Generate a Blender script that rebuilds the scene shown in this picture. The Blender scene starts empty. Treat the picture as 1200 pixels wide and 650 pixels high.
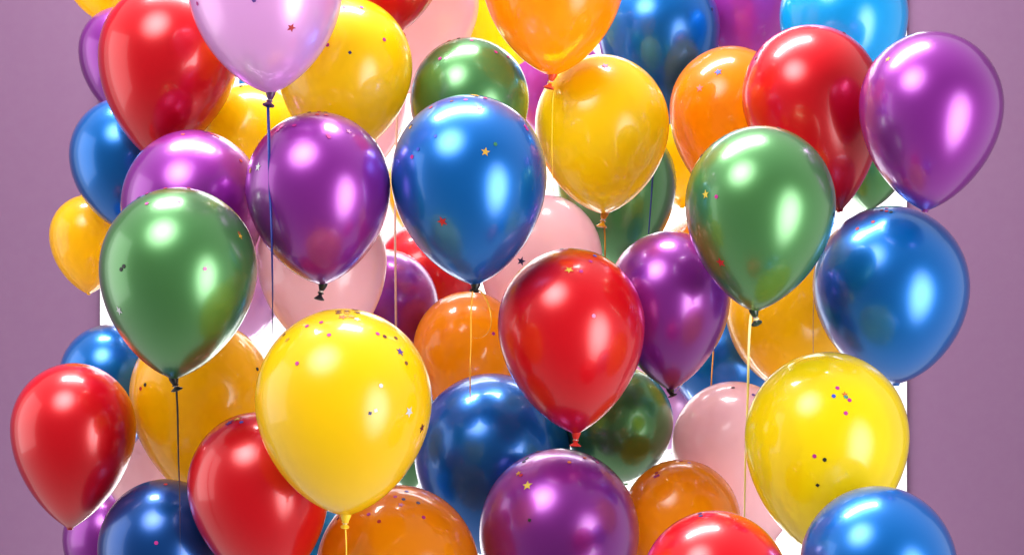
import bpy, bmesh, math, random
from mathutils import Vector, Matrix
from mathutils.bvhtree import BVHTree

random.seed(7)
S = bpy.context.scene
COL = S.collection

# ------------------------------------------------------------------ camera
D0 = 4.0                       # metres from the lens to the nearest balloons
MPP = 0.28 / 183.0             # metres per photo pixel at that distance
cam_d = bpy.data.cameras.new("camera")
cam = bpy.data.objects.new("camera", cam_d); COL.objects.link(cam)
cam.location = (0, -D0, 0); cam.rotation_euler = (math.pi / 2, 0, 0)
cam_d.sensor_width = 36.0
cam_d.lens = 36.0 * D0 / (1200 * MPP)
cam_d.clip_end = 100
S.camera = cam
S.render.resolution_x, S.render.resolution_y = 1024, 554

def at(px, py, y):
    k = MPP * (y + D0) / D0
    return Vector(((px - 600) * k, y, (325 - py) * k))

# ------------------------------------------------------------------ world and lamps (studio)
w = bpy.data.worlds.new("World"); S.world = w; w.use_nodes = True
bg = w.node_tree.nodes['Background']
bg.inputs[0].default_value = (1.0, 0.97, 0.98, 1); bg.inputs[1].default_value = 1.0
# made-up ambient gradient shaped for reflections: bright ahead and around, dim behind the camera
_n = w.node_tree.nodes; _l = w.node_tree.links
_tc = _n.new('ShaderNodeTexCoord'); _sx = _n.new('ShaderNodeSeparateXYZ'); _cr = _n.new('ShaderNodeMapRange')
_cr.interpolation_type = 'SMOOTHSTEP'; _cr.inputs['From Min'].default_value = -.95; _cr.inputs['From Max'].default_value = .25
_cr.inputs['To Min'].default_value = .16; _cr.inputs['To Max'].default_value = .78
_l.new(_tc.outputs['Generated'], _sx.inputs[0]); _l.new(_sx.outputs['Y'], _cr.inputs['Value']); _l.new(_cr.outputs[0], bg.inputs[1])
S.view_settings.view_transform = 'Standard'; S.view_settings.look = 'None'
S.view_settings.exposure = 0.12; S.view_settings.gamma = 1.0

def softbox(name, loc, target, sx, sy, power, falloff=0.0, color=(1, 1, 1), shape='RECTANGLE'):
    """Area lamp; falloff > 0 gives the hot centre and dim rim of a diffused softbox."""
    L = bpy.data.lights.new(name, 'AREA'); L.shape = shape; L.size = sx; L.size_y = sy
    L.energy = power; L.color = color
    o = bpy.data.objects.new(name, L); COL.objects.link(o); o.location = loc
    o.rotation_euler = (Vector(target) - Vector(loc)).to_track_quat('-Z', 'Y').to_euler()
    if falloff > 0:
        L.use_nodes = True
        nt = L.node_tree; em = nt.nodes['Emission']
        geo = nt.nodes.new('ShaderNodeNewGeometry')
        sub = nt.nodes.new('ShaderNodeVectorMath'); sub.operation = 'SUBTRACT'; sub.inputs[1].default_value = (.5, .5, 0)
        ln = nt.nodes.new('ShaderNodeVectorMath'); ln.operation = 'LENGTH'
        mr = nt.nodes.new('ShaderNodeMapRange'); mr.interpolation_type = 'SMOOTHSTEP'
        mr.inputs['From Min'].default_value = 0.5; mr.inputs['From Max'].default_value = 0.5 * (1 - falloff)
        mr.inputs['To Min'].default_value = 0.0; mr.inputs['To Max'].default_value = 1.6
        nt.links.new(geo.outputs['Parametric'], sub.inputs[0]); nt.links.new(sub.outputs[0], ln.inputs[0])
        nt.links.new(ln.outputs['Value'], mr.inputs['Value']); nt.links.new(mr.outputs[0], em.inputs['Strength'])
    return o

C0 = Vector((0, 0.3, 0))
def ldir(d, dist): return C0 + Vector(d).normalized() * dist
ov = softbox("overhead_softbox", ldir((-.17, .16, .98), 3.3), C0, 2.5, 0.62, 300)
ov.rotation_euler = Vector((0, 0, -1)).rotation_difference(C0 - ov.location).to_euler()
softbox("front_softbox", ldir((-.40, -.62, .72), 3.6), C0, 3.3, 3.3, 350, 1.0, shape='SQUARE')
softbox("right_softbox", ldir((.66, -.70, -.16), 3.8), C0, 3.1, 5.0, 350, 0.85)
softbox("left_softbox", ldir((-.95, -.05, .05), 3.2), C0, 2.0, 2.6, 26)

# ------------------------------------------------------------------ helpers
def lin(c):
    return tuple((x / 255 / 12.92) if x / 255 <= .04045 else ((x / 255 + .055) / 1.055) ** 2.4 for x in c) + (1,)

def new_mat(name):
    m = bpy.data.materials.new(name); m.use_nodes = True
    nt = m.node_tree; nt.nodes.clear()
    out = nt.nodes.new('ShaderNodeOutputMaterial')
    return m, nt, out

def principled(nt, base, metallic=0, rough=.3, coat=0, coat_rough=.03, **kw):
    p = nt.nodes.new('ShaderNodeBsdfPrincipled')
    p.inputs['Base Color'].default_value = base
    p.inputs['Metallic'].default_value = metallic; p.inputs['Roughness'].default_value = rough
    p.inputs['Coat Weight'].default_value = coat; p.inputs['Coat Roughness'].default_value = coat_rough
    for k, v in kw.items(): p.inputs[k].default_value = v
    return p

def latex(name, base, see, deep, metallic, rough, clear, glow, coat=.7):
    """Stretched latex: thicker (deeper, more opaque) where seen edge-on; `clear` is how much
    of what stands behind shows through, `glow` how much back light scatters through."""
    m, nt, out = new_mat(name)
    N, L = nt.nodes, nt.links
    lw = N.new('ShaderNodeLayerWeight'); lw.inputs['Blend'].default_value = .35
    tc = N.new('ShaderNodeTexCoord')
    nz = N.new('ShaderNodeTexNoise'); nz.inputs['Scale'].default_value = 9; nz.inputs['Detail'].default_value = 3
    L.new(tc.outputs['Object'], nz.inputs['Vector'])
    mr = N.new('ShaderNodeMapRange'); mr.inputs['To Min'].default_value = .0; mr.inputs['To Max'].default_value = .45
    L.new(nz.outputs['Fac'], mr.inputs['Value'])
    cm = N.new('ShaderNodeMix'); cm.data_type = 'RGBA'
    cm.inputs['A'].default_value = base; cm.inputs['B'].default_value = deep
    L.new(mr.outputs[0], cm.inputs['Factor'])
    # three lobes: coloured flakes, the white pearl sheen over them, and the crisp wet skin (below)
    # less stretched, so deeper in colour, towards the neck (object origin)
    ln = N.new('ShaderNodeVectorMath'); ln.operation = 'LENGTH'; L.new(tc.outputs['Object'], ln.inputs[0])
    mn = N.new('ShaderNodeMapRange'); mn.inputs['From Min'].default_value = .012; mn.inputs['From Max'].default_value = .075
    mn.inputs['To Min'].default_value = .45; mn.inputs['To Max'].default_value = 0; mn.interpolation_type = 'SMOOTHSTEP'
    L.new(ln.outputs['Value'], mn.inputs['Value'])
    dk = N.new('ShaderNodeMix'); dk.data_type = 'RGBA'; dk.inputs['B'].default_value = tuple(q * q ** .35 for q in deep[:3]) + (1,)
    L.new(mn.outputs[0], dk.inputs['Factor']); L.new(cm.outputs['Result'], dk.inputs['A']); cm = dk
    p = principled(nt, base, metallic, rough, coat, .26)
    # handling marks: patches where the skin is a little duller
    ns = N.new('ShaderNodeTexNoise'); ns.inputs['Scale'].default_value = 14; ns.inputs['Detail'].default_value = 6; ns.inputs['Roughness'].default_value = .65
    L.new(tc.outputs['Object'], ns.inputs['Vector'])
    ms = N.new('ShaderNodeMapRange'); ms.inputs['From Min'].default_value = .35; ms.inputs['From Max'].default_value = .7
    ms.inputs['To Min'].default_value = .04; ms.inputs['To Max'].default_value = .11; L.new(ns.outputs['Fac'], ms.inputs['Value'])
    p.inputs['Coat IOR'].default_value = 1.55; p.inputs['Specular IOR Level'].default_value = .15
    L.new(cm.outputs['Result'], p.inputs['Base Color'])
    # pearl flakes: extremely fine unevenness of the surface
    nf = N.new('ShaderNodeTexNoise'); nf.inputs['Scale'].default_value = 900; nf.inputs['Detail'].default_value = 2
    L.new(tc.outputs['Object'], nf.inputs['Vector'])
    bp = N.new('ShaderNodeBump'); bp.inputs['Strength'].default_value = .05; bp.inputs['Distance'].default_value = .0004
    L.new(nf.outputs['Fac'], bp.inputs['Height']); L.new(bp.outputs[0], p.inputs['Normal'])
    sh = p.outputs[0]
    if glow > 0:
        tr = N.new('ShaderNodeBsdfTranslucent'); gm = N.new('ShaderNodeGamma'); gm.inputs['Gamma'].default_value = .55
        L.new(cm.outputs['Result'], gm.inputs['Color']); L.new(gm.outputs[0], tr.inputs['Color'])
        mx = N.new('ShaderNodeMixShader'); mx.inputs[0].default_value = glow
        L.new(sh, mx.inputs[1]); L.new(tr.outputs[0], mx.inputs[2]); sh = mx.outputs[0]
    if clear > 0:
        tp = N.new('ShaderNodeBsdfTransparent'); tp.inputs['Color'].default_value = see
        mr2 = N.new('ShaderNodeMapRange'); mr2.inputs['From Min'].default_value = 0; mr2.inputs['From Max'].default_value = .75
        mr2.inputs['To Min'].default_value = clear; mr2.inputs['To Max'].default_value = clear * .15
        L.new(lw.outputs['Facing'], mr2.inputs['Value'])
        mx = N.new('ShaderNodeMixShader'); L.new(mr2.outputs[0], mx.inputs[0])
        L.new(sh, mx.inputs[1]); L.new(tp.outputs[0], mx.inputs[2]); sh = mx.outputs[0]
        # the glossy skin stays on top of the see-through part
        gl = N.new('ShaderNodeBsdfGlossy'); gl.inputs['Roughness'].default_value = .035
        fr = N.new('ShaderNodeFresnel'); fr.inputs['IOR'].default_value = 1.45
        ml = N.new('ShaderNodeMath'); ml.operation = 'MULTIPLY'; L.new(fr.outputs[0], ml.inputs[0]); L.new(mr2.outputs[0], ml.inputs[1])
        mx = N.new('ShaderNodeMixShader'); L.new(ml.outputs[0], mx.inputs[0])
        L.new(sh, mx.inputs[1]); L.new(gl.outputs[0], mx.inputs[2]); sh = mx.outputs[0]
    g2 = N.new('ShaderNodeBsdfGlossy'); L.new(ms.outputs[0], g2.inputs['Roughness'])
    f2 = N.new('ShaderNodeFresnel'); f2.inputs['IOR'].default_value = 1.3
    mx = N.new('ShaderNodeMixShader'); L.new(f2.outputs[0], mx.inputs[0])
    L.new(sh, mx.inputs[1]); L.new(g2.outputs[0], mx.inputs[2]); sh = mx.outputs[0]
    L.new(sh, out.inputs['Surface'])
    return m

#            base                   see-through tint     deeper latex          met  rough clear glow
LATEX = {
 'green': ((.075, .25, .08, 1),  (.2, .8, .2, 1),     (.06, .20, .03, 1),   .60, .31, .00, .08),
 'blue': ((.0005, .135, .48, 1),  (.1, .5, 1, 1),      (.0005, .09, .38, 1),  .60, .30, .00, .00),
 'navy': ((.001, .06, .27, 1),  (.1, .5, 1, 1),      (.001, .04, .20, 1),  .65, .30, .00, .00),
 'deep_blue': ((.001, .11, .42, 1),  (.1, .5, 1, 1),      (.001, .07, .33, 1),  .62, .30, .00, .08),
 'cyan': ((.0, .42, .90, 1),  (.1, .7, 1, 1),      (.001, .27, .78, 1),   .25, .34, .06, .25),
 'purple': ((.25, .018, .30, 1),  (.6, .2, .8, 1),     (.21, .011, .24, 1),   .60, .31, .00, .00),
 'magenta': ((.50, .05, .44, 1),   (.8, .3, .8, 1),     (.40, .03, .34, 1),   .30, .34, .04, .30),
 'red': ((.57, .0005, .008, 1), (1, .1, .1, 1),      (.50, .0003, .004, 1), .25, .32, .00, .06),
 'yellow': ((.98, .65, .001, 1),  (1, .88, .1, 1),      (.97, .56, .001, 1),  .0, .36, .05, .40),
 'lemon': ((.98, .75, .001, 1),  (1, .96, .1, 1),      (1.0, .73, .001, 1),  .0, .34, .20, .48),
 'amber': ((1.0, .54, .001, 1),  (1, .80, .08, 1),    (1.0, .47, .001, 1),  .0, .34, .07, .50),
 'orange': ((1.0, .30, .001, 1),  (1, .66, .06, 1),    (1.0, .25, .001, 1),  .0, .30, .16, .52),
 'pink': ((.98, .56, .61, 1),   (1, .88, .9, 1),     (.97, .51, .57, 1),   .0, .34, .10, .45),
 'lilac': ((.75, .36, .74, 1),   (.95, .75, .95, 1),    (.72, .31, .70, 1),   .28, .32, .06, .22),
}
MAT = {k: latex(k + '_latex', v[0], v[1], v[2], *v[3:], coat={'blue': .35, 'navy': .3, 'deep_blue': .3, 'red': .45, 'yellow': .45, 'lemon': .4, 'amber': .4, 'orange': .4}.get(k, .6)) for k, v in LATEX.items()}

def simple(name, rgb, rough=.4, metallic=0, coat=0, **kw):
    m, nt, out = new_mat(name)
    p = principled(nt, rgb, metallic, rough, coat, **kw)
    tc = nt.nodes.new('ShaderNodeTexCoord'); nz = nt.nodes.new('ShaderNodeTexNoise'); nz.inputs['Scale'].default_value = 40
    mr = nt.nodes.new('ShaderNodeMapRange'); mr.inputs['To Min'].default_value = rough * .85; mr.inputs['To Max'].default_value = rough * 1.15
    nt.links.new(tc.outputs['Object'], nz.inputs['Vector']); nt.links.new(nz.outputs['Fac'], mr.inputs['Value'])
    nt.links.new(mr.outputs[0], p.inputs['Roughness'])
    nt.links.new(p.outputs[0], out.inputs['Surface'])
    return m

KNOT = {'black': simple('black_rubber', (.006, .008, .010, 1), .35), 'dark_green': simple('dark_green_rubber', (.008, .03, .014, 1), .3),
        'red': simple('red_rubber', (.62, .02, .012, 1), .35), 'vermilion': simple('vermilion_rubber', (.75, .06, .01, 1), .35),
        'amber': simple('amber_rubber', (.85, .36, .01, 1), .35), 'plum': simple('plum_rubber', (.09, .02, .09, 1), .35),
        'yellow': simple('yellow_rubber', (.88, .56, .02, 1), .35), 'pink': simple('pink_rubber', (.8, .4, .4, 1), .35)}
RIB = {'navy': simple('navy_ribbon', (.006, .022, .20, 1), .35, .2), 'black': simple('black_ribbon', (.012, .012, .02, 1), .3, .2),
       'gold': simple('gold_ribbon', (.75, .34, .02, 1), .3, .3), 'cream': simple('cream_ribbon', (.9, .82, .35, 1), .35),
       'peach': simple('peach_ribbon', (.9, .55, .45, 1), .35), 'yellow': simple('yellow_ribbon', (.9, .55, .02, 1), .35),
       'grey': simple('grey_thread', (.35, .25, .25, 1), .4)}
CLEAR = simple('clear_collar', (.85, .72, .66, 1), .15, 0, .5)
CLEAR.node_tree.nodes['Principled BSDF'].inputs['Transmission Weight'].default_value = .55

def link_mesh(name, bm, mat, parent=None, smooth=True):
    me = bpy.data.meshes.new(name); bm.to_mesh(me); bm.free()
    if smooth:
        for p in me.polygons: p.use_smooth = True
    me.materials.append(mat)
    o = bpy.data.objects.new(name, me); COL.objects.link(o)
    if parent: o.parent = parent
    return o

def lathe(bm, prof, mtx, seg=64, close_top=True, wob=None):
    """prof: list of (radius, z) from top to bottom."""
    rings = []
    for i, (r, z) in enumerate(prof):
        if r < 1e-6:
            rings.append([bm.verts.new(mtx @ Vector((0, 0, z)))]); continue
        ring = []
        for k in range(seg):
            a = 2 * math.pi * k / seg
            f = 1 if wob is None else wob(a, z)
            ring.append(bm.verts.new(mtx @ Vector((r * f * math.cos(a), r * f * math.sin(a), z))))
        rings.append(ring)
    for a, b in zip(rings, rings[1:]):
        n = max(len(a), len(b))
        for k in range(n):
            k2 = (k + 1) % n
            if len(a) == 1: bm.faces.new((a[0], b[k], b[k2]))
            elif len(b) == 1: bm.faces.new((a[k], b[0], a[k2]))
            else: bm.faces.new((a[k], b[k], b[k2], a[k2]))

def ribbon(bm, pts, width, twist0=0.0, twist1=2.0, thick=.00035):
    """flat curling ribbon of real width and thickness along pts, slowly twisting about itself"""
    n = len(pts); prev = None
    for i, p in enumerate(pts):
        t = (pts[min(i + 1, n - 1)] - pts[max(i - 1, 0)]).normalized()
        a = twist0 + (twist1 - twist0) * i / (n - 1)
        ref = Vector((math.cos(a), math.sin(a), 0)); s = (ref - t * ref.dot(t)).normalized()
        u = t.cross(s)
        q = [bm.verts.new(p + s * (width / 2) * x + u * (thick / 2) * y) for x, y in ((-1, -1), (1, -1), (1, 1), (-1, 1))]
        if prev:
            for k in range(4): bm.faces.new((prev[k], prev[(k + 1) % 4], q[(k + 1) % 4], q[k]))
        prev = q

def catmull(P, per=10):
    out = []
    Q = [P[0] * 2 - P[1]] + P + [P[-1] * 2 - P[-2]]
    for i in range(1, len(Q) - 2):
        a, b, c, d = Q[i - 1:i + 3]
        for k in range(per):
            t = k / per
            out.append(.5 * ((2 * b) + (c - a) * t + (2 * a - 5 * b + 4 * c - d) * t * t + (3 * b - a - 3 * c + d) * t ** 3))
    out.append(P[-1]); return out

# ------------------------------------------------------------------ backdrop
def slab(name, x0, x1, z0, z1, y0, y1, mat):
    bm = bmesh.new()
    bmesh.ops.create_cube(bm, size=1)
    for v in bm.verts: v.co = Vector((x0 if v.co.x < 0 else x1, y0 if v.co.y < 0 else y1, z0 if v.co.z < 0 else z1))
    bmesh.ops.bevel(bm, geom=bm.edges[:], offset=.003, segments=2, affect='EDGES')
    o = link_mesh(name, bm, mat, smooth=False); o['kind'] = 'structure'; return o

YW = 2.6
white = simple('white_backdrop_paper', (.86, .86, .87, 1), .85)
mauve = simple('mauve_border_fill', lin((106, 73, 103)), .9)  # colour of the side borders, carried by the invented slab
a_, b_ = at(117, 0, YW).x, at(1063, 0, YW).x
slab('backdrop', a_, b_, -1.9, 1.9, YW, YW + .012, white)
slab('added_mauve_slab', -4.5, 4.5, -2.6, 3.0, YW + .015, YW + .12, mauve)  # invented slab behind the backdrop; its mauve stands in for the side borders
softbox("added_backdrop_fill_top", (0, YW - .55, 1.45), (0, YW, .3), 1.8, .3, 32)  # unseen light, added to whiten the backdrop and backlight the balloons
softbox("added_backdrop_fill_bottom", (0, YW - .55, -1.45), (0, YW, -.3), 1.8, .3, 32)  # its lower twin, also added out of view

# ------------------------------------------------------------------ balloons
# key: colour, centre x, top y, half width, tip x, tip y, label, short name       (photo pixels, nearest first)
B = [
 ('G', 'lilac', 311, -112, 91, 317, 109, 'pale lilac balloon cut by the top edge, its navy ribbon hanging over a purple balloon', 'pale lilac balloon at the top'),
 ('J', 'orange', 649, -116, 84, 647, 88, 'orange balloon at the top with a red knot above a yellow balloon', 'orange balloon with the red knot'),
 ('C', 'blue', 549.5, 111, 91.5, 557, 333, 'glossy blue balloon with a black knot and curling gold ribbon, upper centre', 'blue balloon with a curling ribbon'),
 ('A', 'green', 891, 147, 88, 884, 364, 'metallic green balloon with a pale yellow ribbon, in front of a red balloon', 'green balloon with a pale ribbon'),
 ('F', 'green', 209, 219, 92, 204, 443, 'metallic green balloon at the left edge with a black knot and black ribbon', 'green balloon at the left'),
 ('E', 'yellow', 402.5, 361, 103.5, 405, 603, 'largest yellow balloon, scattered with confetti stars and dots, lower left of centre', 'largest yellow balloon'),
 ('D', 'red', 669.5, 291, 86.5, 675, 507, 'bright red balloon in the centre with a gold star near its top', 'red balloon in the centre'),
 ('B', 'purple', 373, 131, 85, 378, 333, 'purple balloon touching the blue balloon, with a lilac balloon\'s navy ribbon in front', 'purple balloon beside the blue one'),
 ('M', 'purple', 1091, 37, 84, 1084, 246, 'purple balloon cut by the right edge, over the red balloon\'s side', 'purple balloon at the right edge'),
 ('H', 'purple', 655, 525, 94, 655, 752, 'purple balloon at the bottom centre with a big gold star', 'purple balloon at the bottom'),
 ('BD', 'blue', 1029, 569, 92, 1026, 790, 'blue balloon in the bottom right corner over the yellow balloon', 'blue balloon in the bottom right corner'),
 ('BC', 'red', 838, 598, 88, 838, 810, 'red balloon peeking up from the bottom edge, before orange and pink balloons', 'red balloon at the bottom edge'),
 ('O', 'lemon', 969, 412, 96, 955, 645, 'large lemon yellow translucent balloon at the right with a confetti cluster', 'lemon yellow balloon at the right'),
 ('K', 'yellow', 705.5, 64, 78.5, 708, 250, 'yellow balloon with an amber knot, just right of the central blue balloon', 'yellow balloon below the orange one'),
 ('N', 'blue', 1044, 241, 91, 1050, 449, 'blue balloon at the right edge with red dots on its top', 'blue balloon at the right edge'),
 ('L', 'red', 951, 29, 81, 984, 246, 'large red balloon behind the green balloon with the pale ribbon', 'red balloon at the upper right'),
 ('Q', 'purple', 226, 152, 84, 232, 356, 'purple balloon rising from behind the green balloon at the left', 'purple balloon at the left'),
 ('AR', 'red', 303, 482, 83, 318, 694, 'red balloon at the lower left with gold and purple stars on top', 'red balloon at the lower left'),
 ('I', 'red', 198, -22, 82, 182, 188, 'large red balloon in the top left corner beside the pale lilac balloon', 'red balloon in the top left corner'),
 ('T', 'green', 550, 44, 70, 550, 210, 'green balloon peeking out above the central blue balloon', 'green balloon above the blue one'),
 ('R', 'yellow', 404, -4, 79, 401, 184, 'yellow balloon between the pale lilac and green balloons with a navy speck', 'yellow balloon at the upper left'),
 ('P', 'purple', 784.5, 270, 72, 786, 456, 'purple balloon between the central red and the green balloon, with a black knot', 'purple balloon beside the central red one'),
 ('X', 'orange', 856, 54, 72, 848, 236, 'translucent orange balloon left of the red one, with blue and pink stars', 'orange balloon with two stars'),
 ('AT', 'orange', 466, 568, 96, 466, 800, 'orange balloon at the bottom behind the knot of the largest yellow balloon', 'orange balloon at the bottom'),
 ('AQ', 'navy', 193, 561, 78, 193, 752, 'dark navy balloon in the bottom left corner with a black ribbon in front', 'navy balloon in the bottom left corner'),
 ('AO', 'red', 86, 425, 73, 82, 618, 'red balloon cut by the left edge, under the green balloon', 'red balloon at the left edge'),
 ('AU', 'deep_blue', 577, 437, 92, 590, 658, 'dark blue balloon under the central orange balloon, beside the largest yellow balloon', 'dark blue balloon left of the red knot'),
 ('AN', 'amber', 236, 374, 84, 238, 588, 'amber balloon behind the knot of the left green balloon', 'amber balloon under the left green one'),
 ('AX', 'orange', 798, 538, 70, 798, 706, 'orange balloon between the bottom purple balloon and the pink balloon', 'orange balloon beside the bottom purple one'),
 ('AW', 'green', 725, 428, 64, 733, 566, 'green balloon peeking out right of the central red balloon\'s tip', 'green balloon below the central red one'),
 ('AY', 'pink', 862, 446, 74, 906, 632, 'pale pink balloon left of the lemon yellow balloon, with two tiny dots', 'pink balloon at the lower right'),
 ('AB', 'orange', 549, 341, 65, 552, 500, 'orange balloon in the centre behind the curling gold ribbon', 'orange balloon in the centre'),
 ('AD', 'pink', 377, 226, 76, 386, 420, 'pink balloon between the purple balloon\'s black knot and the largest yellow balloon', 'pink balloon behind the black knot'),
 ('U', 'blue', 772, -42, 72, 776, 150, 'blue balloon at the top behind the yellow and orange balloons', 'blue balloon at the top'),
 ('W', 'cyan', 989, -60, 75, 985, 130, 'bright cyan blue balloon at the top right above the red balloon', 'cyan blue balloon at the top'),
 ('AA', 'pink', 634, 227, 72, 622, 408, 'pink balloon between the central blue and red balloons, with a navy star', 'pink balloon with the navy star'),
 ('Z', 'green', 722, 140, 71, 725, 320, 'green balloon behind the amber knot, with a short blue ribbon crossing it', 'green balloon behind the amber knot'),
 ('BA', 'amber', 926, 288, 75, 930, 458, 'amber balloon behind the right green balloon\'s knot', 'amber balloon behind the green one'),
 ('V', 'magenta', 873, -70, 62, 873, 92, 'magenta purple balloon at the top between two blue balloons', 'magenta balloon at the top'),
 ('AC', 'purple', 452, 292, 62, 458, 440, 'dark purple balloon behind a peach ribbon, left of the central orange balloon', 'dark purple balloon behind the peach ribbon'),
 ('S', 'yellow', 297, 97, 64, 299, 256, 'small yellow balloon peeking out between red and purple balloons at upper left', 'small yellow balloon at the upper left'),
 ('AG', 'red', 458, -136, 68, 469, 36, 'red balloon tip poking down from the top edge beside pale pink', 'red balloon at the top edge'),
 ('AH', 'pink', 488, -72, 73, 467, 112, 'pale pink balloon at the top between yellow and green balloons', 'pink balloon at the top'),
 ('AF', 'red', 500, 258, 62, 498, 408, 'red balloon peeking out below the left side of the central blue balloon', 'red balloon behind the peach ribbon'),
 ('AZ', 'blue', 850, 348, 67, 845, 492, 'blue balloon in the gap between purple, amber and pink balloons', 'blue balloon behind the gold ribbon'),
 ('AK', 'blue', 146, 114, 64, 142, 268, 'blue balloon at the left edge under the big red balloon', 'blue balloon at the left edge'),
 ('AM', 'blue', 128, 380, 58, 132, 542, 'blue balloon at the left edge behind red and amber balloons', 'blue balloon under the left green one'),
 ('Y', 'amber', 806, 104, 60, 799, 242, 'amber balloon showing as a strip behind the orange balloon with stars', 'amber balloon behind the orange one'),
 ('AV', 'green', 482, 433, 52, 480, 575, 'small green balloon peeking out between the largest yellow and dark blue balloons', 'small green balloon'),
 ('AE', 'lilac', 276, 246, 66, 292, 399, 'pale lilac balloon behind the left green balloon and the pink balloon', 'lilac balloon behind the green one'),
 ('AP', 'pink', 172, 488, 52, 176, 612, 'pink balloon in the gap between amber, red and navy balloons at lower left', 'pink balloon at the lower left'),
 ('AI', 'lemon', 592, -62, 60, 590, 84, 'lemon yellow balloon at the top between pink and orange balloons', 'lemon balloon at the top'),
 ('AJ', 'magenta', 652, 34, 56, 652, 168, 'magenta balloon seen in the gap between green, orange and yellow balloons', 'magenta balloon in the gap'),
 ('BB', 'green', 1021, 117, 50, 1018, 246, 'green balloon bottom peeking out below the red balloon at the right', 'green balloon below the upper right red one'),
 ('AH2', 'pink', 412, 40, 66, 430, 202, 'pink balloon showing as a sliver behind the upper left yellow balloon', 'pink sliver balloon'),
 ('AS', 'cyan', 392, 590, 48, 392, 712, 'blue balloon showing as a sliver between lower left red and bottom orange', 'blue sliver balloon'),
 ('BG', 'amber', 508, 160, 56, 508, 290, 'amber balloon showing as a sliver where purple and blue balloons touch', 'amber sliver balloon'),
 ('AL', 'amber', 104, 228, 46, 104, 344, 'amber balloon at the left edge between blue and green balloons', 'amber balloon at the left edge'),
 ('BF', 'orange', 822, 254, 50, 822, 372, 'orange balloon showing as a dot between purple and right green balloons', 'orange sliver balloon'),
 ('BE', 'lilac', 778, 404, 54, 788, 530, 'pale lilac balloon showing as a sliver left of the pink balloon', 'lilac sliver balloon'),
 ('BH', 'lilac', 322, -26, 60, 322, 128, 'lilac balloon behind the pale lilac balloon, almost hidden', 'hidden lilac balloon'),
 ('AQ2', 'purple', 128, 574, 54, 128, 704, 'purple balloon behind the left side of the bottom left navy balloon', 'purple sliver balloon'),
 ('AS2', 'cyan', 322, 52, 42, 334, 152, 'blue balloon showing as a small wedge right of the pale lilac balloon\'s knot', 'small blue wedge balloon'),
 ('TL1', 'purple', 142, 8, 50, 142, 140, 'purple balloon at the left edge behind the top left red balloon', 'purple balloon at the left edge'),
 ('TL2', 'amber', 122, -100, 52, 122, 26, 'amber balloon in the extreme top left corner behind the red balloon', 'amber balloon in the corner'),
]
B = [b for b in B if b[0] != 'BH']

UPK = 1.04
P_, Q_ = 1.9, .68
def prof_r(t, q=Q_): return max(0.0, 1 - t ** P_) ** q

class Bal: pass
placed = []
def spheres(b, y):
    k = MPP * (y + D0) / D0
    c = at(b.cx, b.cy, y); out = []
    tx = (b.tx - b.cx)
    for f in (-.25, 0, .3, .62, .85):      # f>0: towards the tip
        if f < 0: out.append((c + Vector((0, 0, -f * b.R * k * UPK)), math.sqrt(1 - f * f) * b.R * k * .96))
        else: out.append((c + Vector((tx * f * k, 0, -f * b.down * k)), prof_r(f) * b.R * k * .97))
    return out
def clash(s1, s2):
    for c1, r1 in s1:
        for c2, r2 in s2:
            if (c1 - c2).length < r1 + r2: return True
    return False
def overlap2d(a, b):
    for fa in (-.3, 0, .4, .75):
        for fb in (-.3, 0, .4, .75):
            def sp(q, f):
                if f < 0: return q.cx, q.cy + f * q.R, math.sqrt(1 - f * f) * q.R
                return q.cx + (q.tx - q.cx) * f, q.cy + f * q.down, prof_r(f) * q.R
            x1, y1, r1 = sp(a, fa); x2, y2, r2 = sp(b, fb)
            if math.hypot(x1 - x2, y1 - y2) < r1 + r2: return True
    return False

BAL = {}
for (key, colr, cx, T, R, tx, ty, label, short) in B:
    b = Bal(); b.key, b.col, b.cx, b.R, b.tx, b.ty, b.label, b.short = key, colr, cx, R, tx, ty, label, short
    b.cy = T + UPK * R; b.down = ty - b.cy; b.T = T
    y = .45 * (650 - b.cy) * MPP - .1 + {'G': -.2, 'D': -.18}.get(key, 0)     # the crowd leans back as it rises
    for p in placed:
        if overlap2d(p, b): y = max(y, p.y + .02)
    near = [p for p in placed]
    while True:
        s = spheres(b, y)
        if not any(clash(s, p.s) for p in near): break
        y += .012
    b.y = y; b.s = spheres(b, y); placed.append(b); BAL[key] = b
print('deepest balloon', max(b.y for b in placed), [(b.key, round(b.y, 2)) for b in placed])

# knots seen in the photo: knot colour, lean (px), length (px)
KN = {'A': ('dark_green', -4, 15), 'B': ('black', 4, 16), 'C': ('black', 1, 6), 'D': ('red', 1, 13), 'E': ('yellow', 1, 12),
      'F': ('black', -3, 12), 'G': ('plum', 2, 14), 'J': ('vermilion', 4, 14), 'K': ('amber', 3, 14), 'P': ('black', -2, 6)}
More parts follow.
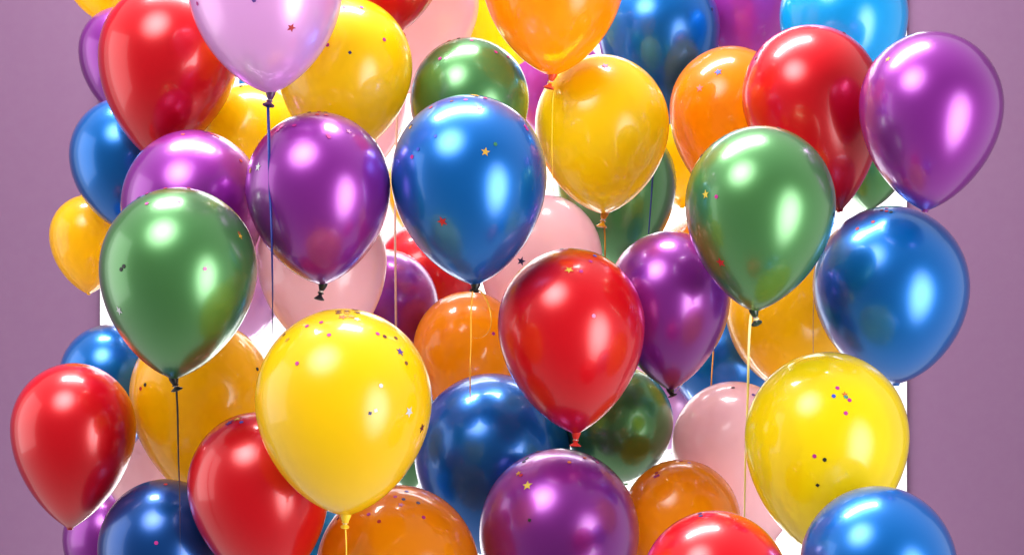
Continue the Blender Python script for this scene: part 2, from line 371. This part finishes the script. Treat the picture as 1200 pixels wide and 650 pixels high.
# ribbons: colour, width m, photo points (x, y), twist, how far they hang nearer the camera than the knot (m, per point)
RB = {
 'G': ('navy', .0056, [(314, 121), (315, 160), (316, 215), (318, 265), (319, 310), (319.5, 350), (319, 392)], (.3, 1.5), [0, -.05, -.07, -.07, -.04, 0, .05]),
 'C': ('gold', .0032, [(554, 338), (552, 365), (552, 400), (551, 434), (551, 470)], (0, 1.2), [0, 0, 0, 0, .05]),
 'A': ('cream', .0052, [(880, 368), (878, 395), (877, 430), (876, 470), (874, 520), (873, 570), (872, 640)], (.2, 1.0), [0, -.01, -.01, 0, 0, 0, 0]),
 'F': ('black', .0042, [(206, 447), (208, 480), (209, 530), (210.5, 580), (211, 620), (211, 670)], (.4, 1.9), [0, 0, -.01, -.02, -.02, -.02]),
 'E': ('yellow', .0034, [(405, 620), (406, 640), (406, 670)], (.6, 1.2), [0, 0, 0]),
 'K': ('gold', .0034, [(708, 262), (709, 280), (709, 300), (708, 330)], (.2, .6), [0, 0, 0, .05]),
 'U': ('navy', .0052, [(776, 156), (766, 200), (763, 235), (760, 275), (758, 300)], (.5, 1.2), [0, -.02, -.02, -.02, 0]),
 'AH': ('peach', .0050, [(467, 116), (465, 145), (464, 200), (463, 260), (463.5, 320), (464, 378), (464, 420)], (.1, .5), [0] * 7),
 'R': ('gold', .0032, [(402, 188), (405, 240), (406, 300), (408, 340), (408, 372)], (.4, .8), [0] * 5),
 'J': ('yellow', .0022, [(649, 106), (647.5, 130), (647, 180), (648, 212), (649, 226)], (.4, .9), [0, -.01, -.01, 0, 0]),
 'X': ('gold', .0045, [(848, 240), (842, 300), (839, 360), (836, 410), (833, 460), (832, 500)], (.5, 1.0), [0] * 6),
 'L': ('grey', .0012, [(984, 249), (966, 285), (955, 320), (953, 370), (953, 420)], (0, .3), [0] * 5),
 'AI': ('gold', .0016, [(590, 86), (590, 110), (591, 130)], (0, .3), [0] * 3),
}

body_bvh = []
def build_balloon(b):
    k = MPP * (b.y + D0) / D0
    R, dn = b.R * k, b.down * k
    tip = at(b.tx, b.ty, b.y); ctr = at(b.cx, b.cy, b.y)
    root = bpy.data.objects.new('balloon', None); COL.objects.link(root)
    root.empty_display_size = .05; root.location = tip
    root['label'] = b.label; root['category'] = 'balloon'
    ax = ctr - tip; ang = math.atan2(ax.x, ax.z)
    rng = random.Random(b.key)
    M = Matrix.Translation(ctr - tip) @ Matrix.Rotation(ang, 4, 'Y') @ Matrix.Rotation(rng.uniform(0, 6.28), 4, 'Z')
    L = ax.length
    prof = []
    n1 = 26
    for i in range(n1):
        a = math.pi / 2 * (1 - i / n1)
        prof.append((R * math.cos(a) if i else 0, R * UPK * math.sin(a)))
    rn = .052 * R
    for i in range(34):
        t = 1 - (1 - i / 33) ** 1.25
        r0 = R * prof_r(t, min(.77, max(.60, Q_ + .45 * (b.down / b.R - 1.40))))
        prof.append((math.sqrt(r0 * r0 + rn * rn * t ** 6), -L * t))
    prof.append((rn * .82, -L - .03 * R))
    a1, a2, ph = rng.uniform(.002, .006), rng.uniform(.001, .004), rng.uniform(0, 6)
    bm = bmesh.new()
    lathe(bm, prof, M, 72, wob=lambda a, z: 1 + a1 * math.cos(2 * a + ph) + a2 * math.cos(3 * a + z * 9 / R * .3))
    bmesh.ops.recalc_face_normals(bm, faces=bm.faces[:])
    bv = bm.copy()
    for v in bv.verts: v.co += tip
    body_bvh.append((BVHTree.FromBMesh(bv), b)); bv.free()
    link_mesh('body', bm, MAT[b.col], root)
    if b.key in KN:
        kc, lean, ln = KN[b.key]; ln *= k; lean *= k
        Kx = Matrix.Rotation(math.atan2(-lean, ln) * -1.0 + math.pi, 4, 'Y') @ Matrix.Scale(1, 4)
        Kx = Matrix.Translation(Vector((0, 0, -.02 * R))) @ Kx
        # the twisted neck, drawn tight just under the body: darker doubled rubber
        bm = bmesh.new()
        lathe(bm, [(rn * 1.25, -rn * 1.5), (rn * 1.2, -.2 * rn), (rn * .8, rn * .9), (rn * .55, rn * 1.4), (0, rn * 1.5)], Kx, 24)
        link_mesh('neck', bm, KNOT[kc], root)
        bm = bmesh.new()
        lathe(bm, [(rn * .5, rn * 1.0), (rn * .62, rn * 1.3), (rn * .60, ln * .62), (rn * .5, ln * .68)], Kx, 20)
        link_mesh('collar', bm, CLEAR if ln > 9 * k else KNOT[kc], root)
        # flared lip with rolled rim, slightly folded
        bm = bmesh.new()
        z0, z1 = ln * .58, ln
        fr = 6.0 * k if b.key not in 'CP' else 5.2 * k
        lathe(bm, [(0, z0 * .98), (rn * .5, z0), (fr * .35, z0 + (z1 - z0) * .35), (fr * .8, z0 + (z1 - z0) * .78), (fr, z1 - .3 * k), (fr * 1.04, z1 + .5 * k), (fr * .92, z1 + 1.0 * k), (fr * .8, z1 + .3 * k), (fr * .3, z0 + (z1 - z0) * .5), (0, z0 + (z1 - z0) * .45)],
              Kx @ Matrix.Rotation(rng.uniform(-.5, .5), 4, 'X') , 28, wob=lambda a, z: 1 + .16 * math.cos(2 * a + ph))
        link_mesh('lip', bm, KNOT[kc], root)
        # thread loops wound about the neck
        bm = bmesh.new(); pts = []
        for i in range(61):
            a = i / 60 * 2 * math.pi * 3.2
            pts.append(Kx @ Vector((rn * .74 * math.cos(a), rn * .74 * math.sin(a), ln * .50 + i / 60 * ln * .1)))
        ribbon(bm, pts, .0012, 0, 0, .0008)
        link_mesh('tie', bm, RIB[RB[b.key][0]] if b.key in RB else KNOT[kc], root)
    if b.key in RB:
        rc, wd, pp, tw, off = RB[b.key]
        P = [at(x, y, b.y + o) - tip for (x, y), o in zip(pp, off)]
        bm = bmesh.new(); ribbon(bm, catmull(P, 12), wd, tw[0], tw[1])
        link_mesh('ribbon', bm, RIB[rc], root)
    if b.key == 'C':      # the curled free end
        cl = [(556, 338, 0), (563, 341, -.01), (571, 353, -.02), (575.5, 370, -.02), (574.5, 384, -.01), (568, 393, .0), (560, 396, .012), (554, 395, .02)]
        P = [at(x, y, b.y + o) - tip for x, y, o in cl]
        bm = bmesh.new(); ribbon(bm, catmull(P, 10), .0038, .3, 1.6); link_mesh('ribbon_end', bm, RIB['gold'], root)
    if b.key == 'P':
        cl = [(785, 459, 0), (792, 459, -.01), (797, 453, -.012), (800, 449, 0)]
        P = [at(x, y, b.y + o) - tip for x, y, o in cl]
        bm = bmesh.new(); ribbon(bm, catmull(P, 8), .0014, .3, 1.2); link_mesh('ribbon_end', bm, RIB['peach'], root)
    return root
for b in placed: b.root = build_balloon(b)

# ------------------------------------------------------------------ confetti
CC = {'magenta': (.62, .01, .30, 1), 'red': (.62, .01, .02, 1), 'dark_red': (.16, .01, .03, 1), 'black': (.01, .01, .012, 1),
      'navy': (.02, .02, .16, 1), 'blue': (.03, .08, .65, 1), 'gold': (.80, .42, .03, 1), 'yellow': (.90, .66, .06, 1), 'silver': (.85, .85, .88, 1),
      'pink': (.85, .30, .62, 1), 'orange': (.80, .18, .02, 1), 'green': (.03, .20, .08, 1), 'purple': (.12, .04, .36, 1), 'brown': (.25, .08, .03, 1), 'salmon': (.85, .25, .25, 1), 'teal': (.02, .3, .3, 1)}
CM = {k: simple(k + '_foil', tuple(q * .6 for q in v[:3]) + (1,), .5, .1, 0) for k, v in CC.items()}

Z = {1: (110, 0, .2614), 2: (340, 0, .2614), 3: (560, 0, .2614), 4: (780, 0, .2615), 5: (110, 140, .2614), 6: (340, 140, .2614), 7: (560, 140, .2614),
     8: (780, 140, .2615), 11: (110, 300, .2768), 12: (340, 300, .2768), 13: (560, 300, .2768), 14: (780, 300, .277), 15: (110, 470, .2768),
     16: (340, 470, .2768), 17: (560, 470, .2768), 18: (780, 470, .277)}
# zoom id, x, y, colour, 's'tar / 'd'ot / 'q' square, balloon
CF = [
 (1, 885, 125, 'red', 's', 'G'), (1, 465, 17, 'magenta', 'd', 'G'), (1, 718, 2, 'purple', 'd', 'G'), (1, 660, 388, 'black', 'd', 'S'),
 (2, 240, 35, 'magenta', 'd', 'R'), (2, 320, 35, 'magenta', 'd', 'R'), (2, 168, 203, 'magenta', 'd', 'R'), (2, 268, 237, 'navy', 'q', 'R'),
 (2, 421, 179, 'magenta', 'd', 'R'), (2, 518, 150, 'red', 'd', 'R'), (2, 672, 264, 'magenta', 'd', 'T'), (2, 814, 183, 'magenta', 'd', 'T'),
 (2, 712, 183, 'red', 'd', 'T'), (3, 80, 235, 'magenta', 'd', 'T'), (3, 135, 257, 'magenta', 'd', 'T'), (2, 755, 170, 'dark_red', 'd', 'T'),
 (2, 85, 502, 'brown', 'd', 'B'), (2, 130, 502, 'red', 'd', 'B'), (2, 160, 502, 'brown', 'd', 'B'), (2, 122, 515, 'red', 'd', 'B'), (2, 161, 517, 'red', 'd', 'B'),
 (2, 20, 564, 'magenta', 'd', 'B'), (2, 174, 615, 'magenta', 'd', 'B'), (2, 168, 606, 'magenta', 'd', 'B'), (6, 262, 55, 'pink', 's-', 'B'), (6, 388, 104, 'brown', 'd', 'B'),
 (2, 632, 483, 'red', 'd', 'C'), (2, 725, 455, 'dark_red', 'd', 'C'), (2, 787, 449, 'magenta', 'd', 'C'), (2, 820, 428, 'gold', 's-', 'C'), (2, 836, 431, 'gold', 's-', 'C'),
 (2, 875, 442, 'magenta', 'd', 'C'), (2, 543, 565, 'black', 'd', 'C'), (2, 540, 572, 'gold', 'd', 'C'), (2, 652, 611, 'blue', 'q', 'C'), (3, 33, 441, 'red', 'd', 'C'),
 (3, 219, 580, 'magenta', 'd', 'C'), (3, 212, 568, 'magenta', 'd', 'C'), (3, 78, 647, 'green', 'd', 'C'), (6, 574, 134, 'blue', 'd', 'C'), (6, 547, 168, 'magenta', 'd', 'C'),
 (6, 875, 146, 'gold', 's', 'C'), (6, 683, 457, 'red', 's+', 'C'), (2, 848, 486, 'pink', 's-', 'C'),
 (3, 570, 297, 'pink', 's', 'K'), (4, 370, 211, 'dark_red', 'd', 'X'), (4, 236, 324, 'blue', 's', 'X'), (4, 153, 396, 'salmon', 's', 'X'),
 (4, 805, 133, 'dark_red', 'd', 'L'), (4, 405, 262, 'dark_red', 'd', 'L'), (4, 997, 267, 'gold', 's-', 'M'), (4, 507, 574, 'dark_red', 'd', 'A'), (4, 207, 42, 'navy', 'd', 'U'),
 (5, 400, 68, 'red', 'd', 'Q'), (5, 500, 57, 'dark_red', 'd', 'Q'), (5, 528, 66, 'red', 'd', 'Q'), (5, 545, 72, 'red', 'd', 'Q'), (5, 556, 78, 'orange', 's-', 'Q'), (5, 658, 186, 'red', 'd', 'Q'),
 (5, 737, 213, 'silver', 's', 'B'), (5, 702, 229, 'gold', 's-', 'B'), (5, 825, 51, 'magenta', 'd', 'B'), (5, 840, 38, 'magenta', 'd', 'B'), (5, 898, 28, 'magenta', 'd', 'B'),
 (5, 195, 328, 'navy', 'd', 'F'), (5, 237, 334, 'magenta', 'd', 'F'), (5, 238, 378, 'magenta', 'd', 'F'), (5, 382, 368, 'pink', 'd', 'F'), (5, 320, 301, 'red', 'd', 'F'),
 (5, 425, 308, 'red', 'd', 'F'), (5, 655, 522, 'gold', 's-', 'F'), (5, 650, 510, 'brown', 'd', 'F'), (11, 127, 43, 'black', 'd', 'F'), (11, 116, 56, 'black', 'd', 'F'),
 (11, 108, 230, 'silver', 's', 'F'), (11, 470, 54, 'pink', 'd', 'F'), (7, 195, 635, 'navy', 's+', 'AA'),
 (7, 418, 580, 'gold', 's-', 'D'), (7, 376, 578, 'dark_red', 'd', 'D'), (7, 524, 612, 'blue', 'd', 'D'), (13, 386, 59, 'yellow', 's', 'D'), (13, 437, 65, 'magenta', 'd', 'D'),
 (13, 477, 23, 'magenta', 'd', 'D'), (13, 490, 253, 'pink', 'd', 'D'),
 (8, 180, 336, 'yellow', 's', 'A'), (8, 228, 346, 'magenta', 'd', 'A'), (8, 248, 640, 'red', 's+', 'A'), (8, 155, 156, 'black', 'd', 'A'), (8, 753, 427, 'navy', 'd', 'A'),
 (8, 968, 408, 'dark_red', 'd', 'N'), (8, 990, 398, 'pink', 'd', 'N'), (8, 990, 412, 'red', 'd', 'N'), (8, 1010, 416, 'black', 'd', 'N'), (8, 930, 460, 'red', 'd', 'N'), (8, 860, 490, 'red', 'd', 'N'),
 (11, 691, 478, 'black', 'd', 'AN'), (11, 218, 544, 'black', 'd', 'AN'), (11, 199, 560, 'red', 'd', 'AN'),
 (11, 806, 333, 'brown', 'd', 'E'), (11, 820, 354, 'gold', 's-', 'E'), (12, 205, 234, 'brown', 's-', 'E'), (12, 204, 242, 'brown', 's-', 'E'), (12, 240, 235, 'brown', 's-', 'E'),
 (12, 240, 243, 'gold', 's-', 'E'), (12, 275, 229, 'brown', 's-', 'E'), (12, 285, 240, 'brown', 's-', 'E'), (12, 222, 259, 'orange', 's', 'E'), (12, 258, 256, 'gold', 's', 'E'),
 (12, 72, 297, 'magenta', 'd', 'E'), (12, 132, 281, 'magenta', 'd', 'E'), (12, 165, 334, 'magenta', 'd', 'E'), (12, 30, 454, 'magenta', 'd', 'E'), (12, 370, 329, 'magenta', 'd', 'E'),
 (12, 400, 341, 'dark_red', 'd', 'E'), (12, 447, 347, 'brown', 'd', 'E'), (12, 465, 405, 'purple', 's', 'E'), (12, 491, 453, 'brown', 'd', 'E'), (12, 384, 548, 'silver', 'd', 'E'), (12, 283, 268, 'silver', 's-', 'E'),
 (16, 338, 50, 'navy', 'q', 'E'), (16, 362, 38, 'silver', 'q', 'E'), (16, 503, 44, 'silver', 's+', 'E'), (16, 557, 112, 'dark_red', 's', 'E'),
 (12, 860, 328, 'magenta', 'd', 'AB'), (14, 286, 557, 'dark_red', 'd', 'AY'), (14, 371, 587, 'purple', 'd', 'AY'),
 (14, 727, 558, 'magenta', 'd', 'O'), (14, 711, 592, 'blue', 'd', 'O'), (14, 758, 585, 'orange', 's-', 'O'), (14, 763, 595, 'teal', 'd', 'O'), (14, 778, 609, 'magenta', 'd', 'O'),
 (18, 762, 50, 'magenta', 'd', 'O'), (18, 630, 231, 'magenta', 'd', 'O'), (18, 673, 246, 'black', 'd', 'O'), (18, 643, 353, 'black', 'q', 'O'),
 (15, 607, 76, 'gold', 's', 'AR'), (15, 573, 92, 'purple', 's', 'AR'), (15, 625, 89, 'blue', 'd', 'AR'), (15, 304, 352, 'red', 'd', 'AQ'), (15, 264, 598, 'magenta', 'd', 'AQ'),
 (16, 493, 382, 'purple', 'd', 'AT'), (16, 445, 404, 'magenta', 'd', 'AT'), (16, 480, 415, 'navy', 'd', 'AT'), (16, 542, 430, 'navy', 'd', 'AT'), (16, 470, 438, 'pink', 's-', 'AT'),
 (16, 333, 478, 'magenta', 'd', 'AT'), (16, 377, 508, 'red', 'd', 'AT'), (16, 565, 491, 'magenta', 'd', 'AT'), (16, 203, 496, 'dark_red', 'd', 'AT'),
 (17, 195, 255, 'navy', 'd', 'H'), (17, 208, 242, 'green', 'd', 'H'), (17, 387, 258, 'orange', 'd', 'H'), (17, 452, 240, 'red', 'd', 'H'), (17, 505, 258, 'magenta', 'd', 'H'),
 (17, 172, 305, 'gold', 's-', 'H'), (17, 183, 313, 'red', 'd', 'H'), (17, 210, 356, 'yellow', 's+', 'H'), (17, 219, 502, 'black', 'q', 'H'), (17, 255, 213, 'dark_red', 'd', 'H'), (17, 640, 382, 'pink', 'd', 'H'),
 (17, 742, 258, 'dark_red', 'd', 'AX'), (17, 778, 254, 'dark_red', 'd', 'AX'), (17, 757, 303, 'red', 'd', 'AX'), (17, 752, 319, 'magenta', 'd', 'AX'), (17, 763, 314, 'magenta', 'd', 'AX'),
 (18, 65, 252, 'magenta', 'd', 'AX'), (18, 100, 260, 'pink', 'd', 'AX'), (18, 145, 475, 'navy', 'd', 'BC'), (18, 149, 485, 'navy', 'd', 'BC'),
]
def confetti_mesh(kind, r):
    bm = bmesh.new()
    if kind == 'star': pts = [((r if i % 2 == 0 else r * .42) * math.sin(i * math.pi / 5), (r if i % 2 == 0 else r * .42) * math.cos(i * math.pi / 5)) for i in range(10)]
    elif kind == 'square': pts = [(r * math.cos(a * math.pi / 2), r * math.sin(a * math.pi / 2)) for a in range(4)]
    else: pts = [(r * math.cos(a * math.pi / 3), r * math.sin(a * math.pi / 3)) for a in range(6)]
    h = .0003
    bend = 3.2       # foil clings to the curved skin
    def z(x, y): return -(x * x + y * y) * bend
    lo = [bm.verts.new((x, y, z(x, y) - h)) for x, y in pts]; hi = [bm.verts.new((x, y, z(x, y) + h)) for x, y in pts]
    c = bm.verts.new((0, 0, h))
    n = len(pts)
    for i in range(n):
        j = (i + 1) % n
        bm.faces.new((hi[i], hi[j], c)); bm.faces.new((lo[i], lo[j], hi[j], hi[i]))
    bm.faces.new(lo[::-1])
    me = bpy.data.meshes.new('confetti_' + kind); 
    bmesh.ops.recalc_face_normals(bm, faces=bm.faces[:]); bm.to_mesh(me); bm.free()
    return me
MC = {}
bvh_of = {b.key: t for t, b in body_bvh}
items = []
for (zi, x, y, c, kd, key) in CF:
    ox, oy, s = Z[zi]; px, py = ox + x * s, oy + y * s
    b = BAL[key]; tree = bvh_of[key]
    o0 = Vector((0, -D0, 0)); hit = None
    for step in range(60):
        f = step * .02
        qx, qy = px + (b.cx - px) * f * .15, py + (b.cy - py) * f * .3
        d = (at(qx, qy, 0) - o0).normalized()
        loc, nor, _, _ = tree.ray_cast(o0, d)
        if loc is not None and abs(nor.dot(d)) > .07: hit = True; break
    if not hit: print('confetti missed', key, px, py); continue
    if nor.dot(d) > 0: nor = -nor
    kind = {'s': 'star', 'd': 'dot', 'q': 'square'}[kd[0]]
    r = {'s': 5.8, 's+': 6.9, 's-': 4.3, 'd': 2.7, 'q': 2.6}[kd] * MPP * (1 + .06 * random.uniform(-1, 1))
    mk = (kind, kd, c)
    if mk not in MC:
        MC[mk] = confetti_mesh(kind, {'s': 5.8, 's+': 6.9, 's-': 4.3, 'd': 2.7, 'q': 2.6}[kd] * MPP); MC[mk].materials.append(CM[c])
    o = bpy.data.objects.new('confetti_' + kind, MC[mk]); COL.objects.link(o)
    o.location = loc + nor * .0009
    q = nor.to_track_quat('Z', 'Y').to_matrix().to_4x4() @ Matrix.Rotation(random.uniform(0, 6.28), 4, 'Z')
    o.rotation_euler = q.to_euler()
    items.append((o, c.replace('_', ' '), kind, b, px, py))

ORD = ['leftmost', 'second from left', 'third from left', 'fourth from left', 'fifth from left', 'sixth from left', 'seventh from left', 'eighth from left']
NUM = {2: 'two', 3: 'three', 4: 'four', 5: 'five', 6: 'six', 7: 'seven', 8: 'eight'}
from collections import defaultdict
fam = defaultdict(list)
for it in items: fam[(it[1], it[2], it[3].key)].append(it)
for (c, kind, key), L_ in fam.items():
    L_.sort(key=lambda t: t[4]); n = len(L_)
    for i, it in enumerate(L_):
        o = it[0]; o['category'] = 'confetti'
        o['group'] = 'confetti pieces stuck to the balloons'
        if n == 1: o['label'] = f"{c} {kind} of confetti on the {it[3].short}"
        else:
            w_ = 'rightmost' if i == n - 1 else ('left' if n == 2 else ORD[i])
            if n == 2: w_ = ('left', 'right')[i]
            o['label'] = f"{w_} of {NUM[n]} {c} {kind}s on the {it[3].short}"
for b in placed: b.root['group'] = 'balloons crowded before the white backdrop'

S.render.engine = 'CYCLES'
S.cycles.max_bounces = 14; S.cycles.diffuse_bounces = 8; S.cycles.glossy_bounces = 5; S.cycles.transmission_bounces = 10; S.cycles.transparent_max_bounces = 12
